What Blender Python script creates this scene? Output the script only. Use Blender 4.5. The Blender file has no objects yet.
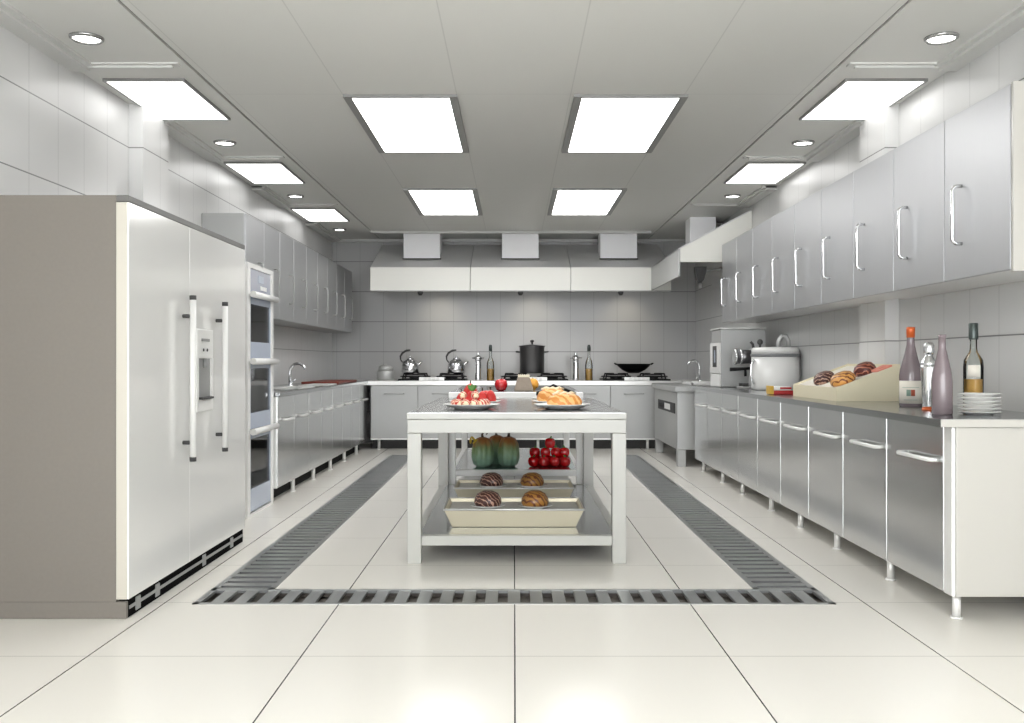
import bpy, bmesh, math, random
from mathutils import Vector, Matrix
random.seed(7)
S = bpy.context.scene
C = S.collection
PI = math.pi

# ------------------------------------------------------------------ materials
def lin(c):
    c = c / 255.0
    return c / 12.92 if c <= 0.04045 else ((c + 0.055) / 1.055) ** 2.4
def rgb(r, g, b): return (lin(r), lin(g), lin(b), 1.0)

class NT:
    def __init__(s, m): s.t = m.node_tree; s.n = s.t.nodes; s.l = s.t.links
    def add(s, kind, **kw):
        n = s.n.new(kind)
        for k, v in kw.items(): setattr(n, k, v)
        return n
    def math(s, op, a, b=None):
        n = s.add('ShaderNodeMath', operation=op)
        for i, v in enumerate((a, b)):
            if v is None: continue
            if isinstance(v, (int, float)): n.inputs[i].default_value = v
            else: s.l.new(v, n.inputs[i])
        return n.outputs[0]
    def mix(s, fac, a, b):
        n = s.add('ShaderNodeMix', data_type='RGBA')
        for sock, v in ((n.inputs[0], fac), (n.inputs[6], a), (n.inputs[7], b)):
            if isinstance(v, (tuple, float, int)): sock.default_value = v
            else: s.l.new(v, sock)
        return n.outputs[2]

def mat(name, col, rough=0.5, metal=0.0, noise=0.0, nscale=8.0, stretch=(1, 1, 1), bump=0.0, coat=0.0,
        trans=0.0, ior=1.45, emit=None, estr=0.0, spec=0.5, aniso=0.0):
    m = bpy.data.materials.new(name); m.use_nodes = True
    t = NT(m); b = t.n['Principled BSDF']
    b.inputs['Base Color'].default_value = col
    b.inputs['Roughness'].default_value = rough
    b.inputs['Metallic'].default_value = metal
    b.inputs['Coat Weight'].default_value = coat
    b.inputs['Coat Roughness'].default_value = 0.08
    b.inputs['Transmission Weight'].default_value = trans
    b.inputs['IOR'].default_value = ior
    b.inputs['Specular IOR Level'].default_value = spec
    if emit:
        b.inputs['Emission Color'].default_value = emit
        b.inputs['Emission Strength'].default_value = estr
    if noise or bump:
        tc = t.add('ShaderNodeTexCoord'); mp = t.add('ShaderNodeMapping')
        mp.inputs['Scale'].default_value = stretch
        t.l.new(tc.outputs['Object'], mp.inputs[0])
        nz = t.add('ShaderNodeTexNoise'); nz.inputs['Scale'].default_value = nscale; nz.inputs['Detail'].default_value = 4
        t.l.new(mp.outputs[0], nz.inputs['Vector'])
        if noise:
            d = tuple(max(0, c * (1 - noise)) for c in col[:3]) + (1,)
            l = tuple(min(1, c * (1 + noise)) for c in col[:3]) + (1,)
            t.l.new(t.mix(nz.outputs[0], d, l), b.inputs['Base Color'])
        if bump:
            bp = t.add('ShaderNodeBump'); bp.inputs['Strength'].default_value = bump; bp.inputs['Distance'].default_value = 0.004
            t.l.new(nz.outputs[0], bp.inputs['Height']); t.l.new(bp.outputs[0], b.inputs['Normal'])
    return m

def grid_mat(name, col, line, specs, rough, noise=0.03, coat=0.0, metal=0.0, bump=0.15, spec=0.5):
    """specs: (axis, pitch, offset, width, line strength) in world metres"""
    m = mat(name, col, rough, metal, coat=coat, spec=spec); t = NT(m); b = t.n['Principled BSDF']
    g = t.add('ShaderNodeNewGeometry'); sx = t.add('ShaderNodeSeparateXYZ'); t.l.new(g.outputs['Position'], sx.inputs[0])
    tot = None
    for ax, pitch, off, w, k in specs:
        f = t.math('FRACT', t.math('ADD', t.math('DIVIDE', t.math('SUBTRACT', sx.outputs['XYZ'.index(ax)], off), pitch), 100.5))
        d = t.math('ABSOLUTE', t.math('SUBTRACT', f, 0.5))
        l = t.math('MULTIPLY', t.math('LESS_THAN', d, w / pitch / 2), k)
        tot = l if tot is None else t.math('MAXIMUM', tot, l)
    nz = t.add('ShaderNodeTexNoise'); nz.inputs['Scale'].default_value = 1.3; nz.inputs['Detail'].default_value = 5
    t.l.new(g.outputs['Position'], nz.inputs['Vector'])
    lo = tuple(c * (1 - noise) for c in col[:3]) + (1,); hi = tuple(min(1, c * (1 + noise)) for c in col[:3]) + (1,)
    t.l.new(t.mix(tot, t.mix(nz.outputs[0], lo, hi), line), b.inputs['Base Color'])
    if bump:
        bp = t.add('ShaderNodeBump', invert=True); bp.inputs['Strength'].default_value = bump; bp.inputs['Distance'].default_value = 0.002
        t.l.new(tot, bp.inputs['Height']); t.l.new(bp.outputs[0], b.inputs['Normal'])
    return m

M = {}
M['floor'] = grid_mat('cream_floor_tile', rgb(230, 227, 220), rgb(52, 50, 47),
    [('X', .8, .003, .0055, 1.0), ('Y', .8, 3.585, .005, .42)], .22, noise=.015, spec=.35)
M['wall'] = grid_mat('grey_wall_tile', rgb(203, 203, 202), rgb(104, 104, 104),
    [('Z', .41, 2.055, .007, .9), ('Y', .31, 4.834, .004, .45)], .28, noise=.02)
M['wall_end'] = grid_mat('grey_back_tile', rgb(180, 180, 180), rgb(104, 104, 104),
    [('Z', .405, 1.64, .009, .8), ('X', .315, .13, .005, .45)], .2, noise=.02)
M['ceiling'] = grid_mat('white_ceiling_panel', rgb(211, 211, 207), rgb(150, 150, 148),
    [('X', .7, .348, .007, .3), ('Y', 3.18, 5.87, .010, .2)], .5, noise=.012, bump=0.05)
M['ceiling_side'] = mat('white_side_ceiling', rgb(212, 212, 208), .5)
M['trimw'] = mat('pale_trim', rgb(205, 205, 202), .4)
M['shadow_gap'] = mat('dark_gap', rgb(120, 120, 118), .7)
M['steel'] = mat('brushed_steel', rgb(222, 223, 223), .2, .94, noise=.05, nscale=6, stretch=(1, 1, 40), bump=.02)
M['steelv'] = mat('brushed_steel_upper', rgb(184, 185, 187), .42, .85, noise=.04, nscale=6, stretch=(1, 40, 1), bump=.02)
M['satin'] = mat('satin_steel', rgb(174, 175, 174), .42, .35, noise=.02)
M['steel_top'] = mat('worktop_steel', rgb(178, 180, 181), .2, 1.0, noise=.06, nscale=5)
M['steel_dark'] = mat('grey_sheet_steel', rgb(176, 176, 176), .45, .2, noise=.05)
M['edge'] = mat('bright_edge_steel', rgb(232, 232, 230), .3, .3)
M['chrome'] = mat('chrome', rgb(225, 226, 228), .12, 1.0)
M['cream'] = mat('cream_panel', rgb(180, 178, 172), .35, coat=.2)
M['white'] = mat('white_enamel', rgb(224, 224, 222), .3, coat=.2)
M['whitebright'] = mat('white_hood_sheet', rgb(238, 238, 232), .45)
M['ductwhite'] = mat('white_duct_sheet', rgb(248, 248, 250), .4)
M['table_white'] = mat('white_table_enamel', rgb(172, 172, 167), .3, coat=.2)
M['taupe'] = mat('taupe_laminate', rgb(113, 108, 101), .55, noise=.06, nscale=60, bump=.05)
M['fridge'] = mat('pale_gloss_door', rgb(226, 226, 224), .17, .08, coat=.4)
M['fridge_edge'] = mat('ivory_edge', rgb(186, 182, 171), .3)
M['black'] = mat('black_plastic', rgb(20, 20, 21), .4, spec=.2)
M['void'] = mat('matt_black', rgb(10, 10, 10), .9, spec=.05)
M['trim_grey'] = mat('grey_trim', rgb(98, 97, 95), .4)
M['toe_grey'] = mat('grey_toe_board', rgb(84, 84, 84), .8, spec=.1)  # grey standing in for shade below the back cabinets
M['toe'] = mat('dark_toe_board', rgb(38, 38, 38), .8, spec=.1)  # near-black standing in for shade below the left cabinets
M['iron'] = mat('cast_iron', rgb(38, 38, 40), .5, .3, bump=.1, nscale=60)
M['dark'] = mat('dark_recess', rgb(60, 60, 60), .6)
M['drain'] = mat('drain_trough', rgb(98, 92, 86), .5)
M['grate'] = mat('drain_steel', rgb(160, 162, 162), .28, .75, noise=.08, nscale=4)
M['greyplastic'] = mat('grey_plastic', rgb(140, 141, 140), .4)
M['bluegrey'] = mat('blue_grey_panel', rgb(170, 179, 195), .25, .0, coat=.3)
M['lilac'] = mat('lilac_grey_panel', rgb(164, 167, 180), .25, .0, coat=.3)
M['canopy'] = mat('hood_canopy_sheet', rgb(214, 214, 214), .5, .1)
M['oven_in'] = mat('oven_interior', rgb(86, 88, 93), .5, .3)
M['lampE'] = mat('lit_diffuser', (1, 1, 1, 1), .5, emit=(1, .995, .985, 1), estr=5.0)
M['lampS'] = mat('lit_side_diffuser', (1, 1, 1, 1), .5, emit=(1, .995, .985, 1), estr=1.35)
M['spotE'] = mat('lit_spot', (1, 1, 1, 1), .5, emit=(1, .99, .97, 1), estr=5.0)
M['frame'] = mat('grey_lamp_frame', rgb(140, 140, 138), .4, .3)
M['trimdark'] = mat('dark_chrome_ring', rgb(170, 170, 168), .25, .8)
M['parch'] = mat('ivory_tray', rgb(222, 214, 186), .4, coat=.15)
M['traysteel'] = mat('pale_gold_tray', rgb(216, 208, 184), .3, .35)
M['paper'] = mat('tray_liner_paper', rgb(196, 194, 188), .35, noise=.2, nscale=7, bump=.4)
M['china'] = mat('white_china', rgb(238, 238, 236), .2, coat=.3)
M['wineglass'] = mat('mauve_bottle_glass', rgb(122, 110, 114), .14, 0, coat=.5, noise=.05, nscale=5)
M['orange'] = mat('orange_foil', rgb(206, 98, 48), .35, .2)
M['label'] = mat('cream_label', rgb(226, 221, 210), .6)
M['green_ink'] = mat('teal_ink', rgb(128, 152, 140), .6)
M['red_ink'] = mat('rust_ink', rgb(160, 80, 58), .6)
def thin_glass(name, tint, ior=1.45):
    m = bpy.data.materials.new(name); m.use_nodes = True; t = NT(m); t.n.remove(t.n['Principled BSDF'])
    a = t.add('ShaderNodeBsdfTransparent'); a.inputs[0].default_value = tint
    g = t.add('ShaderNodeBsdfGlossy'); g.inputs['Roughness'].default_value = .04
    f = t.add('ShaderNodeFresnel'); f.inputs[0].default_value = ior
    mx = t.add('ShaderNodeMixShader'); t.l.new(f.outputs[0], mx.inputs[0]); t.l.new(a.outputs[0], mx.inputs[1]); t.l.new(g.outputs[0], mx.inputs[2])
    t.l.new(mx.outputs[0], t.n['Material Output'].inputs[0]); return m
M['clear'] = thin_glass('clear_glass', (.90, .92, .90, 1))
M['glass_dark'] = thin_glass('smoked_oven_glass', (.42, .45, .52, 1))
M['amber'] = mat('amber_liquid', rgb(226, 176, 100), .15)
M['cork'] = mat('dark_green_cap', rgb(72, 80, 78), .3, .4)
M['redboard'] = mat('red_brown_board', rgb(128, 62, 52), .45, noise=.2, nscale=20)
M['apple'] = mat('red_apple_skin', rgb(200, 22, 30), .22, coat=.5)
M['tomato'] = mat('red_pepper_skin', rgb(205, 14, 22), .2, coat=.5, noise=.2, nscale=14)
M['stem'] = mat('dark_stem', rgb(60, 42, 30), .7)
M['leaf'] = mat('green_leaf', rgb(72, 118, 50), .5)
M['straw'] = mat('strawberry_red', rgb(196, 48, 44), .35, noise=.25, nscale=60, bump=.3)
M['cream_food'] = mat('pale_cream_filling', rgb(240, 222, 190), .5)
M['bag'] = mat('taupe_paper', rgb(146, 134, 121), .8, noise=.08, nscale=40, bump=.3)
M['orangefruit'] = mat('orange_peel', rgb(236, 168, 70), .45, bump=.2, nscale=90)
M['pack_red'] = mat('red_wrapper', rgb(178, 50, 52), .35, coat=.3)
M['pack_yel'] = mat('yellow_wrapper', rgb(208, 168, 70), .35)
M['frost'] = mat('frosted_jar', rgb(196, 197, 195), .4, .2)
M['pot_dark'] = mat('dark_pot_steel', rgb(104, 104, 106), .28, .9)
M['rubber'] = mat('grey_seal', rgb(120, 122, 124), .5)
M['slice'] = mat('pink_ham_slice', rgb(214, 138, 122), .5, noise=.3, nscale=30)
M['yellowleaf'] = mat('yellow_leaf', rgb(190, 160, 50), .5)
M['backing'] = mat('steel_lip', rgb(222, 222, 219), .35, .3)

def stripe_mat(name, a, b, scale, thr=.5, rough=.4):
    m = mat(name, a, rough, coat=.25); t = NT(m); bs = t.n['Principled BSDF']
    tc = t.add('ShaderNodeTexCoord'); w = t.add('ShaderNodeTexWave', wave_type='BANDS', bands_direction='DIAGONAL')
    w.inputs['Scale'].default_value = scale; w.inputs['Distortion'].default_value = 5.0; w.inputs['Detail Scale'].default_value = 2.0
    t.l.new(tc.outputs['Object'], w.inputs['Vector'])
    f = t.math('GREATER_THAN', w.outputs['Fac'], thr)
    t.l.new(t.mix(f, a, b), bs.inputs['Base Color'])
    bp = t.add('ShaderNodeBump'); bp.inputs['Strength'].default_value = .5; bp.inputs['Distance'].default_value = .004
    t.l.new(w.outputs['Fac'], bp.inputs['Height']); t.l.new(bp.outputs[0], bs.inputs['Normal'])
    return m
M['choc'] = stripe_mat('chocolate_bun', rgb(66, 34, 30), rgb(176, 140, 122), 18, .84)
M['gold'] = stripe_mat('golden_bun', rgb(158, 112, 52), rgb(96, 50, 30), 14, .66)
M['goldlight'] = stripe_mat('honey_bun', rgb(206, 150, 80), rgb(120, 66, 34), 14, .72)
M['ham'] = stripe_mat('streaky_ham', rgb(196, 62, 48), rgb(240, 206, 178), 20, .55)
M['loaf'] = stripe_mat('golden_crust', rgb(214, 140, 66), rgb(236, 184, 116), 11, .5, .5)
M['redbun'] = stripe_mat('dark_red_bun', rgb(84, 32, 26), rgb(170, 104, 80), 14, .78)

def squash_mat():
    m = mat('green_squash', rgb(84, 118, 100), .4, coat=.15); t = NT(m); b = t.n['Principled BSDF']
    tc = t.add('ShaderNodeTexCoord'); sx = t.add('ShaderNodeSeparateXYZ'); t.l.new(tc.outputs['Object'], sx.inputs[0])
    nz = t.add('ShaderNodeTexNoise'); nz.inputs['Scale'].default_value = 22; t.l.new(tc.outputs['Object'], nz.inputs['Vector'])
    h = t.math('ADD', sx.outputs[2], t.math('MULTIPLY', nz.outputs[0], .09))
    r = t.add('ShaderNodeValToRGB'); t.l.new(t.math('MULTIPLY', h, 3.6), r.inputs[0])
    e = r.color_ramp.elements
    e[0].position = .3; e[0].color = rgb(138, 176, 152)
    e[1].position = .92; e[1].color = rgb(150, 96, 48)
    k = e.new(.7); k.color = rgb(118, 140, 92)
    t.l.new(r.outputs[0], b.inputs['Base Color'])
    return m
M['squash'] = squash_mat()

# ------------------------------------------------------------------ mesh builder
class MB:
    def __init__(s): s.b = bmesh.new(); s.mats = []
    def _merge(s, t, smooth=False, mi=0):
        for f in t.faces: f.smooth = smooth; f.material_index = mi
        me = bpy.data.meshes.new('tmp'); t.to_mesh(me); t.free()
        s.b.from_mesh(me); bpy.data.meshes.remove(me); return s
    def box(s, x0, x1, y0, y1, z0, z1, bev=0.0, seg=2, rot=None, mi=0):
        t = bmesh.new(); bmesh.ops.create_cube(t, size=1)
        sx, sy, sz = abs(x1 - x0), abs(y1 - y0), abs(z1 - z0)
        for v in t.verts: v.co = Vector((v.co.x * sx, v.co.y * sy, v.co.z * sz))
        if bev:
            bmesh.ops.bevel(t, geom=list(t.edges), offset=min(bev, .45 * min(sx, sy, sz)), segments=seg, affect='EDGES', profile=.5)
        c = Vector(((x0 + x1) / 2, (y0 + y1) / 2, (z0 + z1) / 2))
        for v in t.verts: v.co = (rot @ v.co if rot else v.co) + c
        return s._merge(t, mi=mi)
    def prism(s, pts, vec, mi=0):
        t = bmesh.new(); n = len(pts); vec = Vector(vec)
        a = [t.verts.new(p) for p in pts]; b = [t.verts.new(Vector(p) + vec) for p in pts]
        t.faces.new(a); t.faces.new(b[::-1])
        for i in range(n):
            t.faces.new((a[i], b[i], b[(i + 1) % n], a[(i + 1) % n]))
        bmesh.ops.recalc_face_normals(t, faces=t.faces)
        return s._merge(t, mi=mi)
    def lathe(s, prof, c=(0, 0, 0), n=28, rot=None, sx=1, sy=1, lobes=0, lobe=0.0, smooth=True, mi=0):
        t = bmesh.new(); rings = []
        for r, z in prof:
            ring = []
            for i in range(n):
                a = 2 * PI * i / n
                k = r * (1 - lobe * (1 - abs(math.cos(lobes * a / 2))) if lobes else 1)
                p = Vector((k * math.cos(a) * sx, k * math.sin(a) * sy, z))
                ring.append(t.verts.new((rot @ p if rot else p) + Vector(c)))
            rings.append(ring)
        for k in range(len(rings) - 1):
            for i in range(n):
                j = (i + 1) % n
                t.faces.new((rings[k][i], rings[k][j], rings[k + 1][j], rings[k + 1][i]))
        if prof[0][0] > 1e-6: t.faces.new(rings[0][::-1])
        if prof[-1][0] > 1e-6: t.faces.new(rings[-1])
        bmesh.ops.remove_doubles(t, verts=t.verts, dist=1e-6)
        bmesh.ops.recalc_face_normals(t, faces=t.faces)
        return s._merge(t, smooth, mi)
    def tube(s, pts, r, n=10, closed=False, mi=0):
        t = bmesh.new(); P = [Vector(p) for p in pts]; N = len(P); rings = []; up = None
        R = r if isinstance(r, (list, tuple)) else [r] * N
        for i in range(N):
            a = P[(i - 1) % N] if (closed or i > 0) else P[i]
            b = P[(i + 1) % N] if (closed or i < N - 1) else P[i]
            d = (b - a).normalized()
            if up is None: up = d.orthogonal().normalized()
            up = (up - d * up.dot(d)); up = up.normalized() if up.length > 1e-6 else d.orthogonal().normalized()
            w = d.cross(up)
            rings.append([t.verts.new(P[i] + (up * math.cos(2 * PI * k / n) + w * math.sin(2 * PI * k / n)) * R[i]) for k in range(n)])
        for i in range(N if closed else N - 1):
            A, B = rings[i], rings[(i + 1) % N]
            for k in range(n): t.faces.new((A[k], A[(k + 1) % n], B[(k + 1) % n], B[k]))
        if not closed: t.faces.new(rings[0][::-1]); t.faces.new(rings[-1])
        bmesh.ops.recalc_face_normals(t, faces=t.faces)
        return s._merge(t, True, mi)
    def blob(s, c, r, sx=1, sy=1, sz=1, n=2, jit=0.0, rot=None, mi=0):
        t = bmesh.new(); bmesh.ops.create_icosphere(t, subdivisions=n, radius=r)
        for v in t.verts:
            p = Vector((v.co.x * sx, v.co.y * sy, v.co.z * sz)) * (1 + random.uniform(-jit, jit))
            v.co = (rot @ p if rot else p) + Vector(c)
        return s._merge(t, True, mi)
    def cyl(s, c, r, h, n=20, axis='Z', r2=None, mi=0):
        rot = {'Z': None, 'X': Matrix.Rotation(PI / 2, 3, 'Y'), 'Y': Matrix.Rotation(-PI / 2, 3, 'X')}[axis]
        t = bmesh.new()
        bmesh.ops.create_cone(t, cap_ends=True, segments=n, radius1=r, radius2=r if r2 is None else r2, depth=h)
        for v in t.verts:
            p = v.co + Vector((0, 0, h / 2)); v.co = (rot @ p if rot else p) + Vector(c)
        for f in t.faces: f.smooth = len(f.verts) == 4
        me = bpy.data.meshes.new('tmp'); 
        for f in t.faces: f.material_index = mi
        t.to_mesh(me); t.free(); s.b.from_mesh(me); bpy.data.meshes.remove(me)
        return s
    def build(s, name, m, parent=None, loc=None):
        me = bpy.data.meshes.new(name); s.b.to_mesh(me); s.b.free()
        for k in (m if isinstance(m, (list, tuple)) else [m]): me.materials.append(M[k])
        o = bpy.data.objects.new(name, me); C.objects.link(o)
        if parent: o.parent = parent
        if loc: o.location = loc
        return o

def tag(o, label, cat, group=None):
    o['label'] = label; o['category'] = cat
    if group: o['group'] = group
    return o
def thing(name, label, cat, loc=(0, 0, 0), group=None, rz=0):
    o = bpy.data.objects.new(name, None); o.empty_display_size = .1; C.objects.link(o)
    o.location = loc; o.rotation_euler = (0, 0, rz)
    return tag(o, label, cat, group)
def struct(name, mb, m, parent=None):
    o = mb.build(name, m, parent); o['kind'] = 'structure'; return o
def dup(o, label=None, loc=None, parent=None, rz=None):
    c = o.copy(); C.objects.link(c)
    if parent: c.parent = parent
    for ch in [x for x in o.children]: dup(ch, parent=c)
    if label: c['label'] = label
    if loc is not None: c.location = loc
    if rz is not None: c.rotation_euler = (0, 0, rz)
    return c

ORD = ['nearest', 'second', 'third', 'fourth', 'fifth', 'sixth', 'seventh', 'eighth', 'ninth']
def nth(i, n): return 'farthest' if i == n - 1 else ORD[i]

# ------------------------------------------------------------------ the room
W, YB, ZC, YN = 2.45, 12.9, 2.744, -1.2
GI, GO, GY0, GY1, GY2 = 1.16, 1.465, 4.35, 4.635, 11.3      # drain channel
f = MB()
T = .12
for x0, x1, y0, y1 in ((-W - .2, -GO, YN, YB + .2), (GO, W + .2, YN, YB + .2), (-GO, GO, YN, GY0), (-GI, GI, GY1, YB + .2),
                       (-GO, -GI, GY2, YB + .2), (GI, GO, GY2, YB + .2)):
    f.box(x0, x1, y0, y1, -T, 0)
struct('floor', f, 'floor')
t = MB()
t.box(-GO, GO, GY0, GY1, -.05, -.035); t.box(-GO, -GI, GY1, GY2, -.05, -.035); t.box(GI, GO, GY1, GY2, -.05, -.035)
for a in ((-GO, GO, GY0 - .004, GY0 + .002), (-GI, GI, GY1 - .002, GY1 + .004), (-GO - .004, -GO + .002, GY0, GY2), (GO - .002, GO + .004, GY0, GY2),
          (-GI - .002, -GI + .004, GY1, GY2), (GI - .004, GI + .002, GY1, GY2)): t.box(*a, -.05, -.014)
struct('trim_1', t, 'drain')
for nm, sx in (('wall_left', -1), ('wall_right', 1)):
    w = MB(); a, b = sorted((sx * W, sx * (W + .15)))
    w.box(a, b, YN, YB + .15, 0, ZC + .1)
    a, b = sorted((sx * (W - .09), sx * (W + .02)))
    w.box(a, b, 6.09, 6.535, 0, ZC)                     # pilaster
    struct(nm, w, 'wall')
w = MB(); w.box(-W - .15, W + .15, YB, YB + .15, 0, ZC + .1); struct('wall_back', w, 'wall_end')
c = MB(); c.box(-1.79, 1.79, YN, YB + .15, ZC, ZC + .1)
struct('ceiling', c, 'ceiling')
k = 2
for sx in (-1, 1):
    c = MB(); a, b = sorted((sx * 1.808, sx * (W + .15)))
    c.box(a, b, YN, YB + .15, ZC - .001, ZC + .1)
    struct('trim_%d' % k, c, 'ceiling_side'); k += 1
c = MB()
for x in (-1.80, 1.80): c.box(x - .03, x + .03, YN, YB, ZC + .012, ZC + .02)
struct('trim_%d' % k, c, 'shadow_gap'); k += 1
# stepped mouldings between wall and side ceilings, returning across before each light
for sx in (-1, 1):
    c = MB()
    for y0, y1 in ((YN, 5.30), (6.47, 7.69), (8.93, 9.99), (11.24, 12.85)):
        for q, (w_, d_) in enumerate(((.10, .035), (.135, .017))):
            a, b = sorted((sx * (W - w_), sx * (W + .01)))
            c.box(a, b, y0, y1, ZC - d_, ZC + .005)
            if y1 < 12:
                a, b = sorted((sx * (1.88 if q == 0 else 1.84), sx * (W + .01)))
                c.box(a, b, y1 - (.03 if q == 0 else .06), y1, ZC - d_ * .6, ZC + .005)
    struct('trim_%d' % k, c, 'trimw'); k += 1
c = MB(); c.box(-1.8, 1.72, 12.0, 12.05, ZC - .03, ZC + .004); c.box(-2.4, 2.4, 12.83, 12.9, ZC - .03, ZC)
struct('trim_%d' % k, c, 'trimw'); k += 1

# ------------------------------------------------------------------ drain grates
def grate_cross(x0, x1, y0, y1, along):
    g = MB(); z0, z1 = -.012, .002; e = .028
    g.box(x0, x1, y0, y0 + e, z0, z1); g.box(x0, x1, y1 - e, y1, z0, z1)
    g.box(x0, x0 + e, y0, y1, z0, z1); g.box(x1 - e, x1, y0, y1, z0, z1)
    a0, a1 = (x0, x1) if along == 'X' else (y0, y1)
    n = round((a1 - a0) / .103)
    for i in range(1, n):
        p = a0 + (a1 - a0) * i / n; h = .029
        if along == 'X': g.box(p - h, p + h, y0 + e, y1 - e, z0, z1 - .001)
        else: g.box(x0 + e, x1 - e, p - h, p + h, z0, z1 - .001)
    return g
for nm, a, lab in (('f', (-GO, GO, GY0, GY1, 'X'), 'slotted steel drain grate crossing the floor in front of the white table'),
                   ('l', (-GO, -GI, GY1, GY2, 'Y'), 'long slotted steel drain grate in the aisle left of the white table'),
                   ('r', (GI, GO, GY1, GY2, 'Y'), 'long slotted steel drain grate in the aisle right of the white table')):
    o = grate_cross(*a).build('drain_grate', 'grate'); tag(o, lab, 'drain grate', 'floor drain grates')

# ------------------------------------------------------------------ ceiling lights
def panel_light(x0, x1, y0, y1, label, fx=.05, fy=.03):
    t = thing('ceiling_light', label, 'ceiling light', ((x0 + x1) / 2, (y0 + y1) / 2, ZC), 'flat ceiling light panels')
    hx, hy = (x1 - x0) / 2, (y1 - y0) / 2
    d = MB().box(-hx, hx, -hy, hy, -.014, -.006); d.build('diffuser', 'lampE' if fx > .02 else 'lampS', t)
    fr = MB(); z0, z1 = -.018, .001
    fr.box(-hx - fx, -hx, -hy - fy, hy + fy, z0, z1); fr.box(hx, hx + fx, -hy - fy, hy + fy, z0, z1)
    fr.box(-hx, hx, -hy - fy, -hy, z0, z1); fr.box(-hx, hx, hy, hy + fy, z0, z1)
    fr.build('frame', 'frame', t)
panel_light(-1.0, -.40, 5.90, 7.42, 'large square ceiling light, front left of the four over the white table')
panel_light(.42, 1.02, 5.90, 7.42, 'large square ceiling light, front right of the four over the white table')
panel_light(-1.0, -.40, 9.08, 10.60, 'smaller-looking ceiling light, rear left of the four over the centre')
panel_light(.42, 1.02, 9.08, 10.60, 'smaller-looking ceiling light, rear right of the four over the centre')
for i, y in enumerate((5.55, 7.86, 10.21)):
    q = ['nearest', 'second', 'farthest'][i]
    panel_light(-2.37, -1.92, y, y + .88, q + ' ceiling light panel in the strip along the left wall', .012, .012)
    q = ['nearest', 'second', 'farthest'][i]
    if i < 2: panel_light(1.93, 2.385, y, y + .88, ['nearer', 'farther'][i] + ' ceiling light panel in the strip along the right wall', .012, .012)
def spot():
    t = thing('downlight', '', 'downlight', (0, 0, 0), 'round downlights in the side ceilings')
    MB().lathe([(.066, -.004), (.066, -.012), (.072, -.018), (.082, -.010), (.084, .001)], n=36).build('ring', 'trimdark', t)
    MB().lathe([(.0, -.0085), (.067, -.0085), (.067, -.004), (0, -.004)], n=36).build('lens', 'spotE', t)
    return t
s0 = spot(); first = True
for sx, nm in ((-1, 'left'), (1, 'right')):
    for i, y in enumerate((4.837, 7.15, 9.455, 11.85)):
        if sx == 1 and i == 3: continue
        if sx == 1: q = ['nearest', 'second', 'farthest'][i]
        else: q = nth(i, 4)
        lab = q + ' round downlight in the ceiling strip along the ' + nm + ' wall'
        loc = (sx * 2.16, y, ZC)
        if first: s0['label'] = lab; s0.location = loc; first = False
        else: dup(s0, lab, loc)

# ------------------------------------------------------------------ handles
def bow(a, b, out, r, post=.03):
    a, b, out = Vector(a), Vector(b), Vector(out); d = (b - a).normalized(); L = out.length
    c = min(L * .6, .02)
    return [a, a + out * .55, a + out * .85 + d * c * .35, a + out + d * c, b + out - d * c, b + out * .85 - d * c * .35, b + out * .55, b]

# ------------------------------------------------------------------ right-hand base cabinets (local y from 0 to .63, front faces -x)
CB, CT, CTOP = .112, .828, .861
def base_unit(side, width, depth, hx, hl, doormat, hz):
    """side -1: left row (front faces +x); +1: right row (front faces -x). local origin: floor, front-near corner"""
    t = thing('base_cabinet', '', 'cabinet', (0, 0, 0))
    s = side
    def bx(mb, x0, x1, y0, y1, z0, z1, bev=0):
        a, b = sorted((s * x0, s * x1)); return mb.box(a, b, y0, y1, z0, z1, bev)
    bx(MB(), .004, depth, 0, width, CB, CT).build('body', 'edge', t)
    if side < 0: bx(MB(), .09, .108, 0.001, width - .001, .001, CB - .001).build('toe_board', 'toe', t)  # added dark board, deepens the shade under the left row
    d = bx(MB(), -.004, .010, .006, width - .006, CB + .004, CT - .002, .002).build('door', doormat, t)
    h = MB(); h.tube(bow((-s * .004, hx - hl / 2, hz), (-s * .004, hx + hl / 2, hz), (-s * .038, 0, 0), .01), .010, 10)
    h.build('handle', 'edge', d)
    return t
def leg(t, x, y, h=CB):
    l = MB(); l.cyl((x, y, 0), .026, .008, 16); l.cyl((x, y, .008), .018, h - .006, 14); l.build('leg', 'edge', t)

RX = 1.85
rlegs = [4.12, 4.84, 5.64, 6.36, 7.08, 7.97, 8.72, 9.6]
ru = None
for i in range(9):
    y0 = 4.05 + (.06 if i == 0 else 0) + .0 if i == 0 else 4.11 + .629 * i
    y0 = 4.11 + .629 * i
    if i == 0: lab = 'steel-fronted base cabinet closest to camera beside the cream end panel, right row'
    elif i == 8: lab = 'last steel base cabinet at the far end of the right row'
    else: lab = ORD[i] + ' steel base cabinet from the cream end panel of the right row'
    if ru is None:
        ru = base_unit(1, .629, .50, .235, .36, 'steel', .676); ru['group'] = 'right-hand base cabinets'
        u = ru
        proto_children = list(ru.children)
    else:
        u = ru.copy(); C.objects.link(u)
        for ch in proto_children: dup(ch, parent=u)
    u['label'] = lab; u.location = (RX, y0, 0)
    if i == 0:
        pass
units_r = [o for o in C.objects if o.name.startswith('base_cabinet')]
units_r.sort(key=lambda o: o.location.y)
for y in rlegs:
    u = min(units_r, key=lambda o: abs(o.location.y + .31 - y))
    leg(u, .055, y - u.location.y); leg(u, .44, y - u.location.y)
e = MB(); e.box(RX + .012, W - .003, 4.03, 4.109, CB, CTOP - .0335, .004); o = e.build('end_panel', 'cream')
tag(o, 'cream end panel closing the near end of the right-hand base cabinets', 'panel')
e = MB(); e.box(RX - .006, RX + .0115, 4.03, 4.109, CB, CTOP - .0335, .006); e.build('corner_post', 'edge', o)
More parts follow.
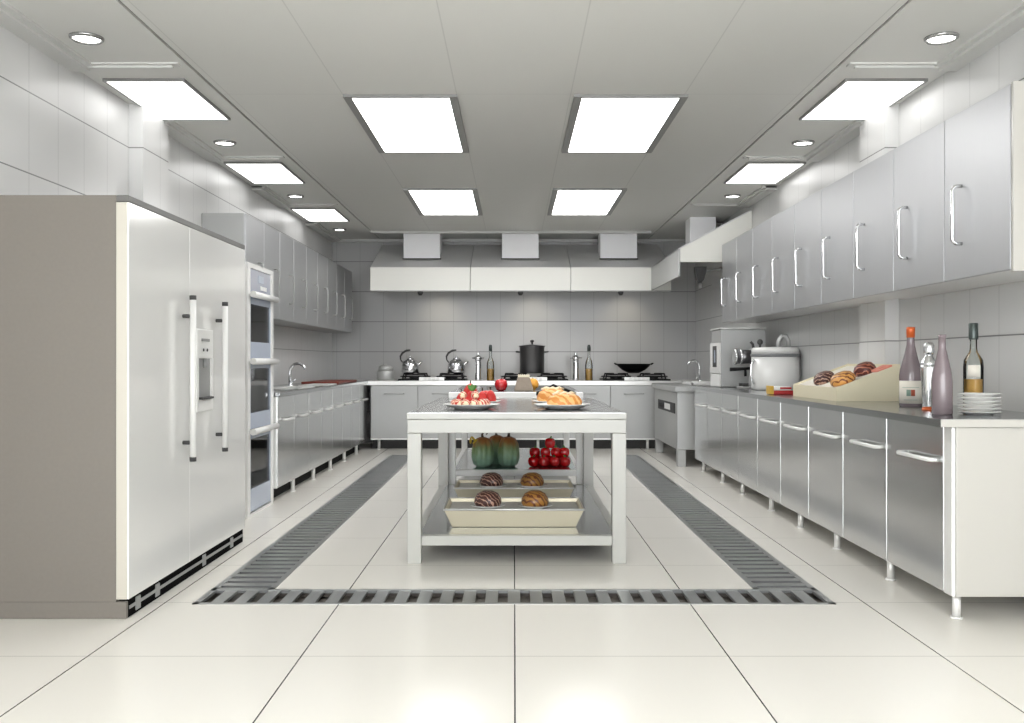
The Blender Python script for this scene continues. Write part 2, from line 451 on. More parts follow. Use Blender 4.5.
# worktop, notched round the pilaster
e = MB(); x0, x1, n1 = RX - .057, W - .002, W - .092
e.prism([(x0, 4.022, CT), (x1, 4.022, CT), (x1, 6.088, CT), (n1, 6.088, CT), (n1, 6.537, CT), (x1, 6.537, CT), (x1, 9.785, CT), (x0, 9.785, CT)], (0, 0, CTOP - CT))
o = e.build('worktop', 'steel_top'); tag(o, 'long stainless worktop over the right-hand base cabinets', 'worktop')
e = MB(); e.box(x0 + .001, x1 - .001, 4.0175, 4.0225, CT, CTOP - .001, .001); e.build('end_edge', 'cream', o)

# ------------------------------------------------------------------ right-hand wall cabinets
UZ0, UZ1 = 1.492, 2.282
def wall_unit(side, width, depth, hy, doormat):
    t = thing('wall_cabinet', '', 'cabinet'); s = side
    def bx(mb, x0, x1, y0, y1, z0, z1, bev=0):
        a, b = sorted((s * x0, s * x1)); return mb.box(a, b, y0, y1, z0, z1, bev)
    bx(MB(), .004, depth, 0, width, 0, UZ1 - UZ0).build('body', 'edge' if side > 0 else 'satin', t)
    d = bx(MB(), -.014, .006, .004, width - .004, .002, UZ1 - UZ0 - .002, .002).build('door', doormat, t)
    MB().tube(bow((-s * .014, hy, .165), (-s * .014, hy, .435), (-s * .045, 0, 0), .01), .0085 if s > 0 else .006, 10).build('handle', 'chrome' if s > 0 else 'satin', d)
    return t
UX = 2.115
protos = {}
for i in range(9):
    y0 = 4.05 + .624 * i
    dep = W - UX - .002 if i not in (3,) else W - .092 - UX
    if i == 0: lab = 'steel wall cabinet nearest the camera, above the bottles on the right'
    elif i == 8: lab = 'steel wall cabinet at the far end of the right wall, beside the hood'
    else: lab = ORD[i] + ' steel wall cabinet from the near end of the right wall'
    if dep not in protos:
        u = wall_unit(1, .624, dep, .44, 'steelv'); u['group'] = 'right-hand wall cabinets'; protos[dep] = u
    else: u = dup(protos[dep])
    u['label'] = lab; u.location = (UX, y0, UZ0)
e = MB(); e.box(UX - .012, W - .003, 4.03, 4.048, UZ0 - .006, UZ1 + .004, .002); o = e.build('end_panel', 'cream')
tag(o, 'cream end panel closing the near end of the right-hand wall cabinets', 'panel')

# ------------------------------------------------------------------ left wall cabinets
u0 = None
for i in range(9):
    if i == 0: lab = 'grey wall cabinet nearest the camera on the left wall, behind the refrigerator'
    elif i == 8: lab = 'last grey wall cabinet at the far end of the left wall'
    else: lab = ORD[i] + ' grey wall cabinet from the near end of the left wall'
    if u0 is None: u0 = u = wall_unit(-1, .545, W - UX - .002, .35, 'steelv'); u['group'] = 'left-hand wall cabinets'
    else: u = dup(u0)
    u['label'] = lab; u.location = (-UX, 7.5 + .545 * i, UZ0 - .015)

# ------------------------------------------------------------------ left base cabinets
l0 = None; kids = None; lefts = []
for i in range(8):
    if i == 0: lab = 'steel base cabinet next to the oven tower, first of the left row'
    elif i == 7: lab = 'last steel base cabinet of the left row, at the back corner'
    else: lab = ORD[i] + ' steel base cabinet of the left row counting from the oven tower'
    if l0 is None: l0 = u = base_unit(-1, .566, .58, .29, .26, 'steel', .64); u['group'] = 'left-hand base cabinets'
    else: u = dup(l0)
    u['label'] = lab; u.location = (-RX, 7.47 + .566 * i, 0); lefts.append(u)
for y in (8.13, 8.96, 9.78, 10.59, 11.4):
    u = min(lefts, key=lambda o: abs(o.location.y + .28 - y))
    leg(u, -.03, y - u.location.y); leg(u, -.5, y - u.location.y)
e = MB(); e.box(-W + .003, -RX + .022, 7.47, 11.998, CT, CTOP, .004)
o = e.build('worktop', 'steel_top'); tag(o, 'long stainless worktop over the left-hand base cabinets', 'worktop')

# ------------------------------------------------------------------ back base cabinets and worktop
BY = 12.02
edges = [-1.80, -1.204, -.60, .0, .605, 1.21, 1.80]
labs = ['pale grey base cabinet in the back left corner beside the left row',
        'pale grey base cabinet under the stove with the two kettles',
        'pale grey base cabinet on the back wall below the shaker and thin bottle',
        'pale grey base cabinet on the back wall below the stove with the tall pot',
        'pale grey base cabinet on the back wall left of the wok stove',
        'pale grey base cabinet on the back wall under the wok']
bu = {}
for i in range(6):
    x0, x1 = edges[i], edges[i + 1]; w = round(x1 - x0, 3)
    t = thing('base_cabinet', labs[i], 'cabinet', (x0, BY, 0), 'back wall base cabinets')
    MB().box(0, w, .004, .8, .125, .805).build('body', 'steel_dark', t)
    MB().box(.001, w - .001, .14, .16, .001, .124).build('toe_board', 'toe_grey', t)  # added grey strip that paints the shade beneath the cabinet
    d = MB().box(.004, w - .004, -.012, .006, .142, .802, .002).build('door', 'satin', t)
    MB().box(.0, w, -.014, .004, .122, .14, .002).build('bottom_rail', 'edge', t)
    MB().tube(bow((w / 2 - .12, -.012, .70), (w / 2 + .12, -.012, .70), (0, -.03, 0), .008), .007, 8).build('handle', 'satin', d)
    for lx in ((.10, w - .12) if i in (0, 5) else (w / 2,)):
        leg(t, lx, .03, .125)
    leg(t, w / 2, .7, .125)
e = MB(); e.box(-W + .003, W - .003, 12.0, YB - .003, .806, CTOP, .004)
o = e.build('worktop', 'edge'); tag(o, 'pale worktop with thick white edge along the back wall', 'worktop')

# ------------------------------------------------------------------ refrigerator
FX, F0, F1 = -1.65, 4.10, 5.87
t = thing('refrigerator', 'large two-door refrigerator with taupe side and ice dispenser at left', 'refrigerator', (FX, F0, 0))
FW = F1 - F0; XW = -(W - 1.65) + .004
b = MB(); b.box(XW, -.055, 0, FW, .075, 1.817); b.build('body', 'taupe', t)
b = MB(); b.box(XW, -.012, 0, FW, 0, .074, .004); b.build('plinth', 'taupe', t)
sl = .77
for y0, y1 in ((0, sl - .001), (sl + .001, FW)):
    d = MB(); d.box(-.054, 0, y0 + .0005, y1 - .0005, .085, 1.787, .0012); dd = d.build('door', 'fridge', t)
    if y0 == 0:
        d = MB(); d.box(-.0535, -.0075, -.004, .0009, .085, 1.787, .002); o = d.build('door_edge', 'fridge_edge', dd)
    hy = .67 if y0 == 0 else 1.20
    h = MB(); h.cyl((.05, hy, .618), .0155, .80, 16); hh = h.build('handle', 'white', dd)
    for z in (.606, 1.411):
        q = MB(); q.cyl((.05, hy, z), .0165, .022, 16); q.build('handle_cap', 'dark', hh)
    for z in (.70, 1.33):
        q = MB(); q.cyl((-.001, hy, z), .010, .04, 12, axis='X'); q.build('handle_post', 'dark', hh)
    if y0 > 0:
        p = MB(); y_a, y_b, z_a, z_b = .84, 1.11, .84, 1.275
        zr, zt = .905, 1.12            # recess
        p.box(-.001, .014, y_a, y_b, zt, z_b, .006); p.box(-.001, .014, y_a, y_b, z_a, zr, .006)
        p.box(-.001, .014, y_a, y_a + .03, zr - .004, zt + .004); p.box(-.001, .014, y_b - .03, y_b, zr - .004, zt + .004)
        dp = p.build('dispenser', 'white', dd)
        MB().box(.0005, .004, y_a + .03, y_b - .03, zr, zt).build('recess', 'greyplastic', dp)
        q = MB(); q.box(.003, .03, y_a + .04, y_b - .04, zr, zr + .012, .003); q.build('drip_tray', 'dark', dp)
        q = MB(); q.box(.013, .017, y_a + .07, y_b - .07, 1.21, 1.225, .002); q.build('display', 'greyplastic', dp)
        q = MB()
        for j in range(2): q.cyl((.013, y_a + .10 + j * .06, 1.165), .008, .005, 12, axis='X')
        q.build('button', 'dark', dp)
        q = MB(); q.cyl((.012, (y_a + y_b) / 2, zt - .05), .014, .05, 12); q.build('spout', 'greyplastic', dp)
g = MB(); g.box(-.03, -.008, .03, FW - .02, .036, .050)
for y in (.10, .33, 1.0, 1.5): g.box(-.03, -.006, y, y + .05, .012, .07, .003)
g.build('kick_grille', 'greyplastic', t)
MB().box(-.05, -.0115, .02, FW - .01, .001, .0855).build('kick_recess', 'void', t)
g = MB(); g.box(-.0545, .0, -.001, FW + .001, 1.7885, 1.817, .003); g.build('top_trim', 'trim_grey', t)

# ------------------------------------------------------------------ oven tower
OX, O0, O1 = -1.87, 6.72, 7.445
t = thing('oven_tower', 'tall white tower of three built-in ovens beside the refrigerator', 'oven tower', (OX, O0, 0))
OW = O1 - O0; p = .07; DX = -(W - 1.87) + .004
b = MB()
b.box(DX, -.44, 0, OW, .03, 1.79)
b.box(-.45, 0, 0, p, 0, 1.805); b.box(-.45, 0, OW - p, OW, 0, 1.805, .004)
b.box(-.45, 0, p, OW - p, 1.77, 1.805); b.box(-.45, 0, p, OW - p, .0, .02)
b.build('frame', 'white', t)
c = MB(); c.box(-.40, -.008, p, OW - p, 1.59, 1.77, .003); cp = c.build('control_panel', 'lilac', t)
MB().box(-.0085, -.004, OW * .42, OW * .62, 1.68, 1.735, .001).build('display', 'bluegrey', cp)
q = MB()
for j in range(4): q.box(-.0085, -.002, OW * .5 + j * .045, OW * .5 + j * .045 + .025, 1.63, 1.66, .002)
q.build('button', 'white', cp)
for z0, zg0, zg1, z1, rack in ((1.115, 1.245, 1.515, 1.575, False), (.62, .735, 1.055, 1.10, True), (.03, .19, .55, .60, True)):
    a, c_ = p, OW - p
    d = MB()
    d.box(-.03, -.006, a, c_, z0, zg0, .002); d.box(-.03, -.006, a, c_, zg1, z1, .002)
    d.box(-.03, -.006, a, a + .03, zg0 - .001, zg1 + .001); d.box(-.03, -.006, c_ - .012, c_, zg0 - .001, zg1 + .001)
    dd = d.build('oven_door', 'bluegrey', t)
    MB().box(-.022, -.016, a + .03, c_ - .012, zg0, zg1).build('window', 'glass_dark', dd)
    h = MB(); h.cyl((.03, .03, z1 + .005), .023, OW - .05, 14, axis='Y')
    h.cyl((-.008, .08, z1 + .005), .012, .05, 10, axis='X'); h.cyl((-.008, OW - .08, z1 + .005), .012, .05, 10, axis='X')
    h.build('handle', 'white', dd)
    i_ = MB()
    i_.box(-.44, -.43, a, c_, z0, z1); i_.box(-.43, -.031, a, c_, z0, z0 + .03); i_.box(-.43, -.031, a, c_, z1 - .02, z1)
    i_.box(-.43, -.031, a, a + .012, z0, z1); i_.box(-.43, -.031, c_ - .012, c_, z0, z1)
    i_.build('oven_cavity', 'oven_in', t)
    if rack:
        r = MB(); zz = (zg0 + zg1) / 2 + .02
        for zz in ((zg0 + .10, zg0 + .24)):
            for j in range(12): r.box(-.42, -.06, a + .02 + j * .05, a + .026 + j * .05, zz, zz + .006)
            r.box(-.07, -.055, a + .013, c_ - .013, zz - .004, zz + .014); r.box(-.42, -.405, a + .013, c_ - .013, zz - .004, zz + .014)
        r.build('oven_rack', 'chrome', t)

# ------------------------------------------------------------------ cooker hoods
def rear_hood(x0, x1, label):
    t = thing('cooker_hood', label, 'cooker hood', ((x0 + x1) / 2, 11.8, 1.98), 'cooker hoods on the back wall')
    h = (x1 - x0) / 2 - .003; D = YB - 11.8 - .004
    m = MB(); m.box(-h, h, 0, .02, 0, .286, .003); m.build('fascia', 'whitebright', t)
    m = MB()
    m.prism([(-h, .02, .27), (-h, .02, .284), (-h, D, .70), (-h, D, .685)], (2 * h, 0, 0))
    for xx in (-h, h - .012): m.prism([(xx, .02, 0), (xx, .02, .27), (xx, D, .686), (xx, D, .095)], (.012, 0, 0))
    m.box(-h, h, D - .012, D, .095, .69)
    m.build('canopy', 'canopy', t)
    m = MB(); m.box(-h, h, -.012, .03, -.012, -.0005, .003); m.box(-h + .013, h - .013, .03, .06, -.012, .02); m.build('drip_rail', 'steel_dark', t)
    m = MB(); m.lathe([(0, -.06), (.02, -.058), (.034, -.03), (.036, -.012), (0, -.012)], (0, .03, 0)); m.build('drip_cup', 'dark', t)
    m = MB(); m.cyl((.17, .62, .20), .05, .02, 20); lm = m.build('hood_lamp', 'spotE', t)
    ld = bpy.data.lights.new('hood_lamp_light', 'SPOT'); ld.energy = 6; ld.color = (1, .9, .68); ld.spot_size = 1.5; ld.spot_blend = 1.0; ld.shadow_soft_size = .05
    lo = bpy.data.objects.new('hood_lamp_light', ld); C.objects.link(lo); lo.parent = t; lo.location = (.17, .62, .19); lo.rotation_euler = (.55, 0, 0)
for (x0, x1), lab in zip(((-1.776, -.54), (-.54, .70), (.70, 1.94)),
                         ('white-fronted cooker hood on the back wall over the kettles, leftmost of three',
                          'middle white-fronted cooker hood on the back wall over the tall pot',
                          'white-fronted cooker hood on the back wall over the wok, rightmost of three')):
    rear_hood(x0, x1, lab)
for x, lab in ((-1.17, 'left white square duct rising from the back hoods to the ceiling'),
               (.08, 'middle white square duct rising from the back hoods to the ceiling'),
               (1.33, 'right white square duct rising from the back hoods to the ceiling')):
    m = MB(); h = .232
    ys, ye = 12.15, 12.5
    zs = lambda y: 1.98 + .284 + (y - 11.82) * (.416 / (YB - 11.8 - .024)) + .002
    m.prism([(-h, ys, zs(ys) + .018), (-h, ye, zs(ye) + .004), (-h, ye, ZC - .001), (-h, ys, ZC - .001)], (2 * h, 0, 0))
    o = m.build('ventilation_duct', 'ductwhite', None, (x, 0, 0)); tag(o, lab, 'duct', 'square ducts above the back hoods')
    m = MB()
    m.box(-h - .012, h + .012, ys - .01, ys + .0, zs(ys) + .006, zs(ys) + .02); m.build('flange', 'dark', o)
HX, HY0, HY1 = 1.69, 9.84, 11.785
t = thing('cooker_hood', 'sloping cooker hood on the right wall with bright trapezoid end', 'cooker hood', (HX, HY0, 1.98))
m = MB(); m.box(0, .02, 0, HY1 - HY0, 0, .29, .003); m.build('fascia', 'satin', t)
XR = W - HX - .004
m = MB(); m.prism([(.02, .0, .147), (XR, .0, .147), (XR, .0, .675), (.02, 0, .285)], (0, .014, 0)); m.build('end_panel', 'whitebright', t)
m = MB(); m.prism([(.0, -.004, .289), (XR, -.004, .689), (XR, -.004, .676), (.0, -.004, .276)], (0, HY1 - HY0 + .002, 0))
m.box(XR - .012, XR, .016, HY1 - HY0, .01, .66); m.build('canopy', 'canopy', t)
m = MB(); m.prism([(2.0, 10.86, 2.436), (2.29, 10.86, 2.59), (2.29, 10.86, ZC - .002), (2.0, 10.86, ZC - .002)], (0, .3, 0))
o = m.build('ventilation_duct', 'ductwhite'); tag(o, 'pale square duct from the sloping right-wall hood up to the ceiling', 'duct')
t = thing('spray_nozzle', 'dark funnel-shaped fitting on a pipe below the right-wall hood', 'fitting', (2.10, 10.8, 1.93))
m = MB(); m.lathe([(.02, .06), (.055, .10), (.085, .19), (.088, .24), (.0, .24)], n=4, smooth=False, rot=Matrix.Rotation(PI / 4, 3, 'Z')); m.build('funnel', 'pot_dark', t)
m = MB(); m.cyl((0, 0, 0), .028, .062, 14); m.build('tip', 'satin', t)
m = MB(); m.tube([(0, 0, .20), (.1, 0, .20), (.347, 0, .235)], .014); m.build('pipe', 'satin', t)

# ------------------------------------------------------------------ dishwasher unit at the far right
t = thing('dishwasher', 'grey commercial dishwasher unit with black control panel on square legs', 'dishwasher', (1.71, 10.03, 0))
DW = 1.62
m = MB(); m.box(0, .70, 0, DW, .178, .775, .006); m.build('body', 'satin', t)
m = MB(); m.box(-.03, .735, -.03, DW + .02, .785, .845, .008); m.box(0, .70, 0, DW, .775, .786); m.build('top', 'satin', t)
m = MB(); m.box(-.006, .002, .12, 1.30, .55, .66, .002); cp = m.build('control_panel', 'black', t)
m = MB(); m.box(-.0085, -.0055, .42, .80, .575, .64, .001); m.build('display', 'white', cp)
m = MB()
for y in (.90, 1.0, 1.1, 1.2): m.cyl((-.011, y, .605), .02, .006, 14, axis='X')
m.build('knob', 'dark', cp)
for x in (.0, .60):
    for y in (.0, DW - .1): 
        l = MB(); l.box(x + .005, x + .095, y + .005, y + .095, 0, .18, .006); l.build('leg', 'satin', t)
t = thing('tray', 'shallow white basin tray on top of the dishwasher unit', 'tray', (2.14, 10.75, .846))
m = MB()
for a in ((-.2, .2, -.3, -.28), (-.2, .2, .28, .3), (-.2, -.18, -.3, .3), (.18, .2, -.3, .3)): m.box(*a, 0, .03, .003)
m.build('rim', 'white', t); MB().box(-.18, .18, -.28, .28, 0, .006).build('base', 'white', t)

def faucet(loc, label, d=(1, 0), h=.26, reach=.2):
    t = thing('faucet', label, 'faucet', loc)
    m = MB(); m.cyl((0, 0, 0), .03, .02, 16)
    pts = [(0, 0, .01), (0, 0, h * .55)]
    for i in range(9):
        a = PI - PI * i / 8 * .92
        r = reach / 2
        pts.append((d[0] * (r + r * math.cos(a)), d[1] * (r + r * math.cos(a)), h * .62 + r * math.sin(a)))
    m.tube(pts, .013, 12); m.build('spout', 'chrome', t)
    m = MB(); m.cyl((d[1] * .05, d[0] * .05, 0), .015, .05, 12); m.tube([(d[1] * .05, d[0] * .05, .05), (d[1] * .05 + d[0] * .05, d[0] * .05 + d[1] * .05, .075)], .007)
    m.build('lever', 'chrome', t)
faucet((2.17, 11.2, .846), 'chrome gooseneck tap above the dishwasher unit on the right', (-1, 0), .32, .14)
faucet((-2.12, 9.05, CTOP), 'chrome gooseneck tap on the left worktop near the oven tower', (1, .0), .24, .15)
# sinks: raised steel rims on the left worktop
for y, lab in ((8.55, 'steel sink with raised rim on the left worktop close to the oven tower'), (9.62, 'steel sink with raised rim on the left worktop next to the red board')):
    t = thing('sink', lab, 'sink', (-2.0, y, CTOP), 'sinks in the left worktop')
    m = MB()
    for a in ((-.08, .15, -.36, -.32), (-.08, .15, .32, .36), (-.09, -.06, -.36, .36), (.12, .15, -.36, .36)): m.box(*a, .0005, .014, .003)
    m.build('rim', 'edge', t)
    MB().box(-.06, .12, -.32, .32, .0005, .003).build('basin', 'steel_dark', t)
t = MB(); t.box(-.20, .20, -.6, .6, 0, .024, .006); o = t.build('cutting_board', 'redboard', None, (-2.08, 10.85, CTOP + .001))
tag(o, 'long red-brown cutting board lying on the left worktop', 'cutting board')

# ------------------------------------------------------------------ stoves on the back worktop
ST = 12.42
def stove(x, label):
    t = thing('gas_stove', label, 'stove', (x, ST, CTOP), 'gas stoves on the back worktop')
    m = MB(); m.box(-.43, .43, -.27, .25, .0005, .02, .004); m.build('hob', 'black', t)
    for sx in (-1, 1):
        cx = sx * .235
        b = MB(); b.lathe([(.0, .02), (.075, .02), (.08, .04), (.05, .05), (0, .052)], (cx, 0, 0)); b.build('burner', 'iron', t)
        g = MB(); hw, hh = .175, .085
        for a in range(4):
            an = a * PI / 2 + PI / 4
            dx, dy = math.cos(an), math.sin(an)
            g.tube([(cx + dx * .05, dy * .05, hh), (cx + dx * .19, dy * .19, hh), (cx + dx * .21, dy * .21, .02)], .011, 8)
        for zz, rr in ((hh - .01, .12), (.05, .19)):
            g.tube([(cx + rr * math.cos(2 * PI * i / 24), rr * math.sin(2 * PI * i / 24), zz) for i in range(24)], .008, 8, closed=True)
        g.build('pot_support', 'iron', t)
    for i in range(4):
        k = MB(); kx = -.08 + i * .053
        k.cyl((kx, -.31, .022), .019, .045, 16, axis='Y'); k.build('knob', 'white', t)
    m = MB(); m.box(-.16, .16, -.285, -.265, .0005, .045, .003); m.build('knob_panel', 'edge', t)
    return t
stove(-1.045, 'black gas stove carrying the two kettles, leftmost of three')
stove(.26, 'black gas stove carrying the tall dark pot, middle of three')
stove(1.56, 'black gas stove carrying the wok, rightmost of three')
SZ = CTOP + .095
def kettle(x, y, label):
    t = thing('kettle', label, 'kettle', (x, y, SZ), 'steel kettles on the left stove')
    m = MB(); m.lathe([(0, 0), (.108, 0), (.116, .012), (.113, .09), (.10, .14), (.065, .172), (.045, .18), (0, .182)], n=32); m.build('body', 'chrome', t)
    m = MB(); m.lathe([(.048, .178), (.046, .19), (.02, .198), (0, .199)]); m.blob((0, 0, .21), .014); m.build('lid', 'chrome', t)
    m = MB(); m.tube([(.075, 0, .085), (.12, 0, .12), (.15, 0, .155)], [.022, .016, .011], 12); m.build('spout', 'chrome', t)
    m = MB(); m.tube([(-.095, 0, .13), (-.125, 0, .17), (-.128, 0, .215), (-.10, 0, .26), (-.05, 0, .29), (0.0, 0, .295)], [.007, .008, .012, .014, .014, .01], 10)
    m.build('handle', 'dark', t)
kettle(-1.34, ST - .05, 'steel kettle on the left stove, left one of the pair')
kettle(-.745, ST - .05, 'steel kettle on the left stove, right one beside the shaker')
# tall pot
t = thing('stock_pot', 'tall dark steel stock pot with lid on the middle stove', 'pot', (.235, ST, SZ))
m = MB(); m.lathe([(0, 0), (.155, 0), (.16, .01), (.16, .335), (.165, .34), (0, .341)], n=40); m.build('body', 'pot_dark', t)
m = MB(); m.lathe([(.175, .341), (.175, .351), (.06, .367), (0, .37)], n=40); ld = m.build('lid', 'pot_dark', t)
m = MB(); m.cyl((0, 0, .368), .012, .03, 12); m.blob((0, 0, .41), .026, sz=.8); m.build('lid_knob', 'dark', ld)
for s in (-1, 1):
    m = MB(); m.tube([(s * .157, -.05, .27), (s * .205, -.05, .275), (s * .205, .05, .275), (s * .157, .05, .27)], .010); m.build('handle', 'dark', t)
# wok
t = thing('wok', 'black wok standing on the right stove of the back worktop', 'wok', (1.55, ST - .02, SZ))
m = MB(); m.lathe([(0, 0), (.07, .0), (.15, .04), (.20, .085), (.228, .115), (.234, .118), (.226, .12), (.19, .09), (.14, .05), (0, .012)], n=40); m.build('bowl', 'black', t)
for s in (-1, 1):
    m = MB(); m.tube([(s * .222, -.04, .11), (s * .245, -.035, .124), (s * .245, .035, .124), (s * .222, .04, .11)], .009); m.build('handle', 'black', t)
t2 = MB(); t2.cyl((0, 0, 0), .10, .006, 24); t2.lathe([(0.1, .006), (.05, .03), (0, .036)]); t2.blob((0, 0, .046), .016)
# shakers and bottles on the back worktop
def shaker(x, label):
    t = thing('pepper_mill', label, 'pepper mill', (x, 12.15, CTOP), 'tall steel mills on the back worktop')
    m = MB(); m.lathe([(0, 0), (.038, 0), (.04, .01), (.034, .10), (.036, .22), (.04, .26), (.0, .262)]); m.build('body', 'chrome', t)
    m = MB(); m.lathe([(.03, .262), (.045, .275), (.045, .295), (.028, .31), (.012, .335), (.014, .36), (0, .37)]); m.tube([(-.075, 0, .288), (.075, 0, .288)], .008); m.build('head', 'chrome', t)
shaker(-.455, 'slim steel mill on the back worktop beside the right kettle')
shaker(.785, 'slim steel mill on the back worktop between tall pot and wok')
def thin_bottle(x, label, liquid):
    t = thing('oil_bottle', label, 'bottle', (x, 12.2, CTOP), 'slender bottles on the back worktop')
    m = MB(); m.lathe([(0, 0), (.045, 0), (.048, .01), (.048, .19), (.042, .24), (.018, .30), (.015, .38), (.018, .385), (0, .386)]); m.build('bottle_glass', 'clear', t)
    m = MB(); m.lathe([(0, .004), (.041, .004), (.042, .012), (.042, .15), (0, .152)]); m.build('oil', liquid, t)
    m = MB(); m.lathe([(.022, .375), (.022, .43), (.016, .455), (0, .457)]); m.build('cap', 'cork', t)
thin_bottle(-.30, 'slender corked oil bottle right of the mill near the kettles', 'amber')
thin_bottle(.955, 'slender corked oil bottle right of the mill near the wok', 'amber')
t = thing('jar', 'pale frosted lidded jar in the back left corner of the worktop', 'jar', (-1.67, 12.45, CTOP))
m = MB(); m.lathe([(0, 0), (.10, 0), (.108, .01), (.108, .11), (.10, .125), (0, .126)], n=32); m.build('body', 'frost', t)
m = MB(); m.lathe([(.088, .126), (.09, .17), (.06, .192), (.02, .197), (.02, .212), (0, .214)], n=32); m.build('lid', 'frost', t)

# ------------------------------------------------------------------ white tables
def table_leg(t, x, y, w, z1, m='white'):
    l = MB(); l.box(x - w / 2, x + w / 2, y - w / 2, y + w / 2, 0, z1, .004); return l.build('leg', m, t)
A0, A1, AXL, AXR = 5.215, 7.44, -.582, .612
t = thing('work_table', 'large white-framed steel work table in the centre with trays on its lower shelf', 'table', (.015, A0, 0))
hx = (AXR - AXL) / 2; L = A1 - A0; lw = .076
for sx in (-1, 1):
    for y in (lw / 2, L - lw / 2): table_leg(t, sx * (hx - lw / 2), y, lw, .713, 'table_white')
m = MB(); m.box(-hx, hx, 0, .06, .714, .788, .003); m.box(-hx, hx, L - .06, L, .714, .788, .003)
m.box(-hx, -hx + .06, .06, L - .06, .714, .788); m.box(hx - .06, hx, .06, L - .06, .714, .788); m.build('apron', 'table_white', t)
m = MB(); m.box(-hx - .004, hx + .004, -.004, L, .789, .822, .004); tp = m.build('tabletop', 'table_white', t)
MB().box(-hx + .006, hx - .006, .006, L - .006, .8215, .824).build('top_sheet', 'steel_top', tp)
m = MB(); y0 = .01; zz = .098
m.box(-hx + lw, hx - lw, y0, y0 + .05, zz, .153, .004); m.box(-hx + lw, hx - lw, L - .06, L - .01, zz, .153, .004)
m.box(-hx + .012, -hx + .062, lw, L - lw, zz, .153, .004); m.box(hx - .062, hx - .012, lw, L - lw, zz, .153, .004)
sh = m.build('shelf_frame', 'table_white', t)
MB().box(-hx + .055, hx - .055, y0 + .045, L - .055, .135, .1515).build('shelf', 'steel_top', sh)
B0, B1 = 7.50, 9.42
t = thing('work_table', 'narrower white table standing behind the large table, vegetables on its shelf', 'table', (.015, B0, 0))
hx = .528; L = B1 - B0; lw = .055
for sx in (-1, 1):
    for y in (lw / 2, L - lw / 2): table_leg(t, sx * (hx - lw / 2), y, lw, .779)
m = MB(); m.box(-hx, hx, 0, .04, .735, .779); m.box(-hx, hx, L - .04, L, .735, .779); m.box(-hx, -hx + .04, 0.04, L - .04, .735, .779); m.box(hx - .04, hx, .04, L - .04, .735, .779); m.build('apron', 'white', t)
m = MB(); m.box(-hx, hx, 0, L, .78, .862, .005); tp = m.build('tabletop', 'white', t)
MB().box(-hx + .01, hx - .01, .02, L - .01, .8615, .864).build('top_sheet', 'steel_top', tp)
m = MB(); m.box(-hx + lw, hx - lw, .006, .05, .205, .252, .004); m.box(-hx + lw, hx - lw, L - .05, L - .006, .205, .252, .004)
m.box(-hx + .008, -hx + .045, lw, L - lw, .205, .252, .004); m.box(hx - .045, hx - .008, lw, L - lw, .205, .252, .004)
sh = m.build('shelf_frame', 'white', t)
MB().box(-hx + .04, hx - .04, .045, L - .045, .236, .2505).build('shelf', 'steel_top', sh)

# baking trays on the lower shelf
def frustum_tray(wt, wb, dt, db, h, th=.006):
    m = MB()
    def ring(w, d, z): return [(-w / 2, -d / 2, z), (w / 2, -d / 2, z), (w / 2, d / 2, z), (-w / 2, d / 2, z)]
    b = bmesh.new()
    o0, o1 = ring(wb, db, 0), ring(wt, dt, h)
    i1, i0 = ring(wt - 2 * th, dt - 2 * th, h), ring(wb - 2 * th, db - 2 * th, th)
    R = [[b.verts.new(p) for p in r] for r in (o0, o1, i1, i0)]
    for k in range(3):
        for j in range(4): b.faces.new((R[k][j], R[k][(j + 1) % 4], R[k + 1][(j + 1) % 4], R[k + 1][j]))
    b.faces.new(R[0][::-1]); b.faces.new(R[3])
    bmesh.ops.recalc_face_normals(b, faces=b.faces)
    m._merge(b)
    return m
def bun(x, y, z, r, h, m, label, rot=None, group=None):
    b = MB(); b.lathe([(0, 0), (r * .86, 0), (r, h * .22), (r * .96, h * .5), (r * .75, h * .82), (r * .4, h * .97), (0, h)], n=32)
    o = b.build('bun', m, None, (x, y, z)); 
    if rot: o.rotation_euler = rot
    return tag(o, label, 'bun', group)
def plate(x, y, z, r, label, group, h=.014, mat_='china'):
    p = MB(); p.lathe([(0, 0), (r * .55, 0), (r * .6, .003), (r * .98, h), (r, h + .003), (r * .97, h + .004), (r * .62, .007), (0, .006)], n=40)
    o = p.build('plate', mat_, None, (x, y, z)); return tag(o, label, 'plate', group)
for y, nm, s in ((5.70, 'front', 1.0), (6.62, 'rear', 1.0)):
    t = thing('baking_tray', nm + ' pale gold baking tray on the lower shelf of the large table', 'tray', (.0, y, .154), 'baking trays on the lower shelf')
    frustum_tray(.80, .71, .46, .40, .102).build('pan', 'traysteel', t)
    m = MB(); b_ = MB(); b_.box(-.380, .380, -.213, .213, .078, .084); b_.build('liner', 'paper', t)
    m = MB()
    pts = [(-.402, -.232, .103), (.402, -.232, .103), (.402, .232, .103), (-.402, .232, .103)]
    m.tube(pts, .006, 8, closed=True); m.build('rim', 'backing', t)
    z = .154 + .0845
    for x, kind in ((-.155, 'choc'), (.125, 'gold')):
        side = 'left' if x < 0 else 'right'
        plate(x, y - .02, z, .105, 'small white plate under the %s bun in the %s baking tray' % (side, nm), 'small plates in the baking trays')
        bun(x + .0, y - .02, z + .008, .082, .092, kind,
            ('dark chocolate bun with pale drizzle' if kind == 'choc' else 'golden bun with brown stripes') + ' in the %s baking tray' % nm, group='buns in the baking trays')

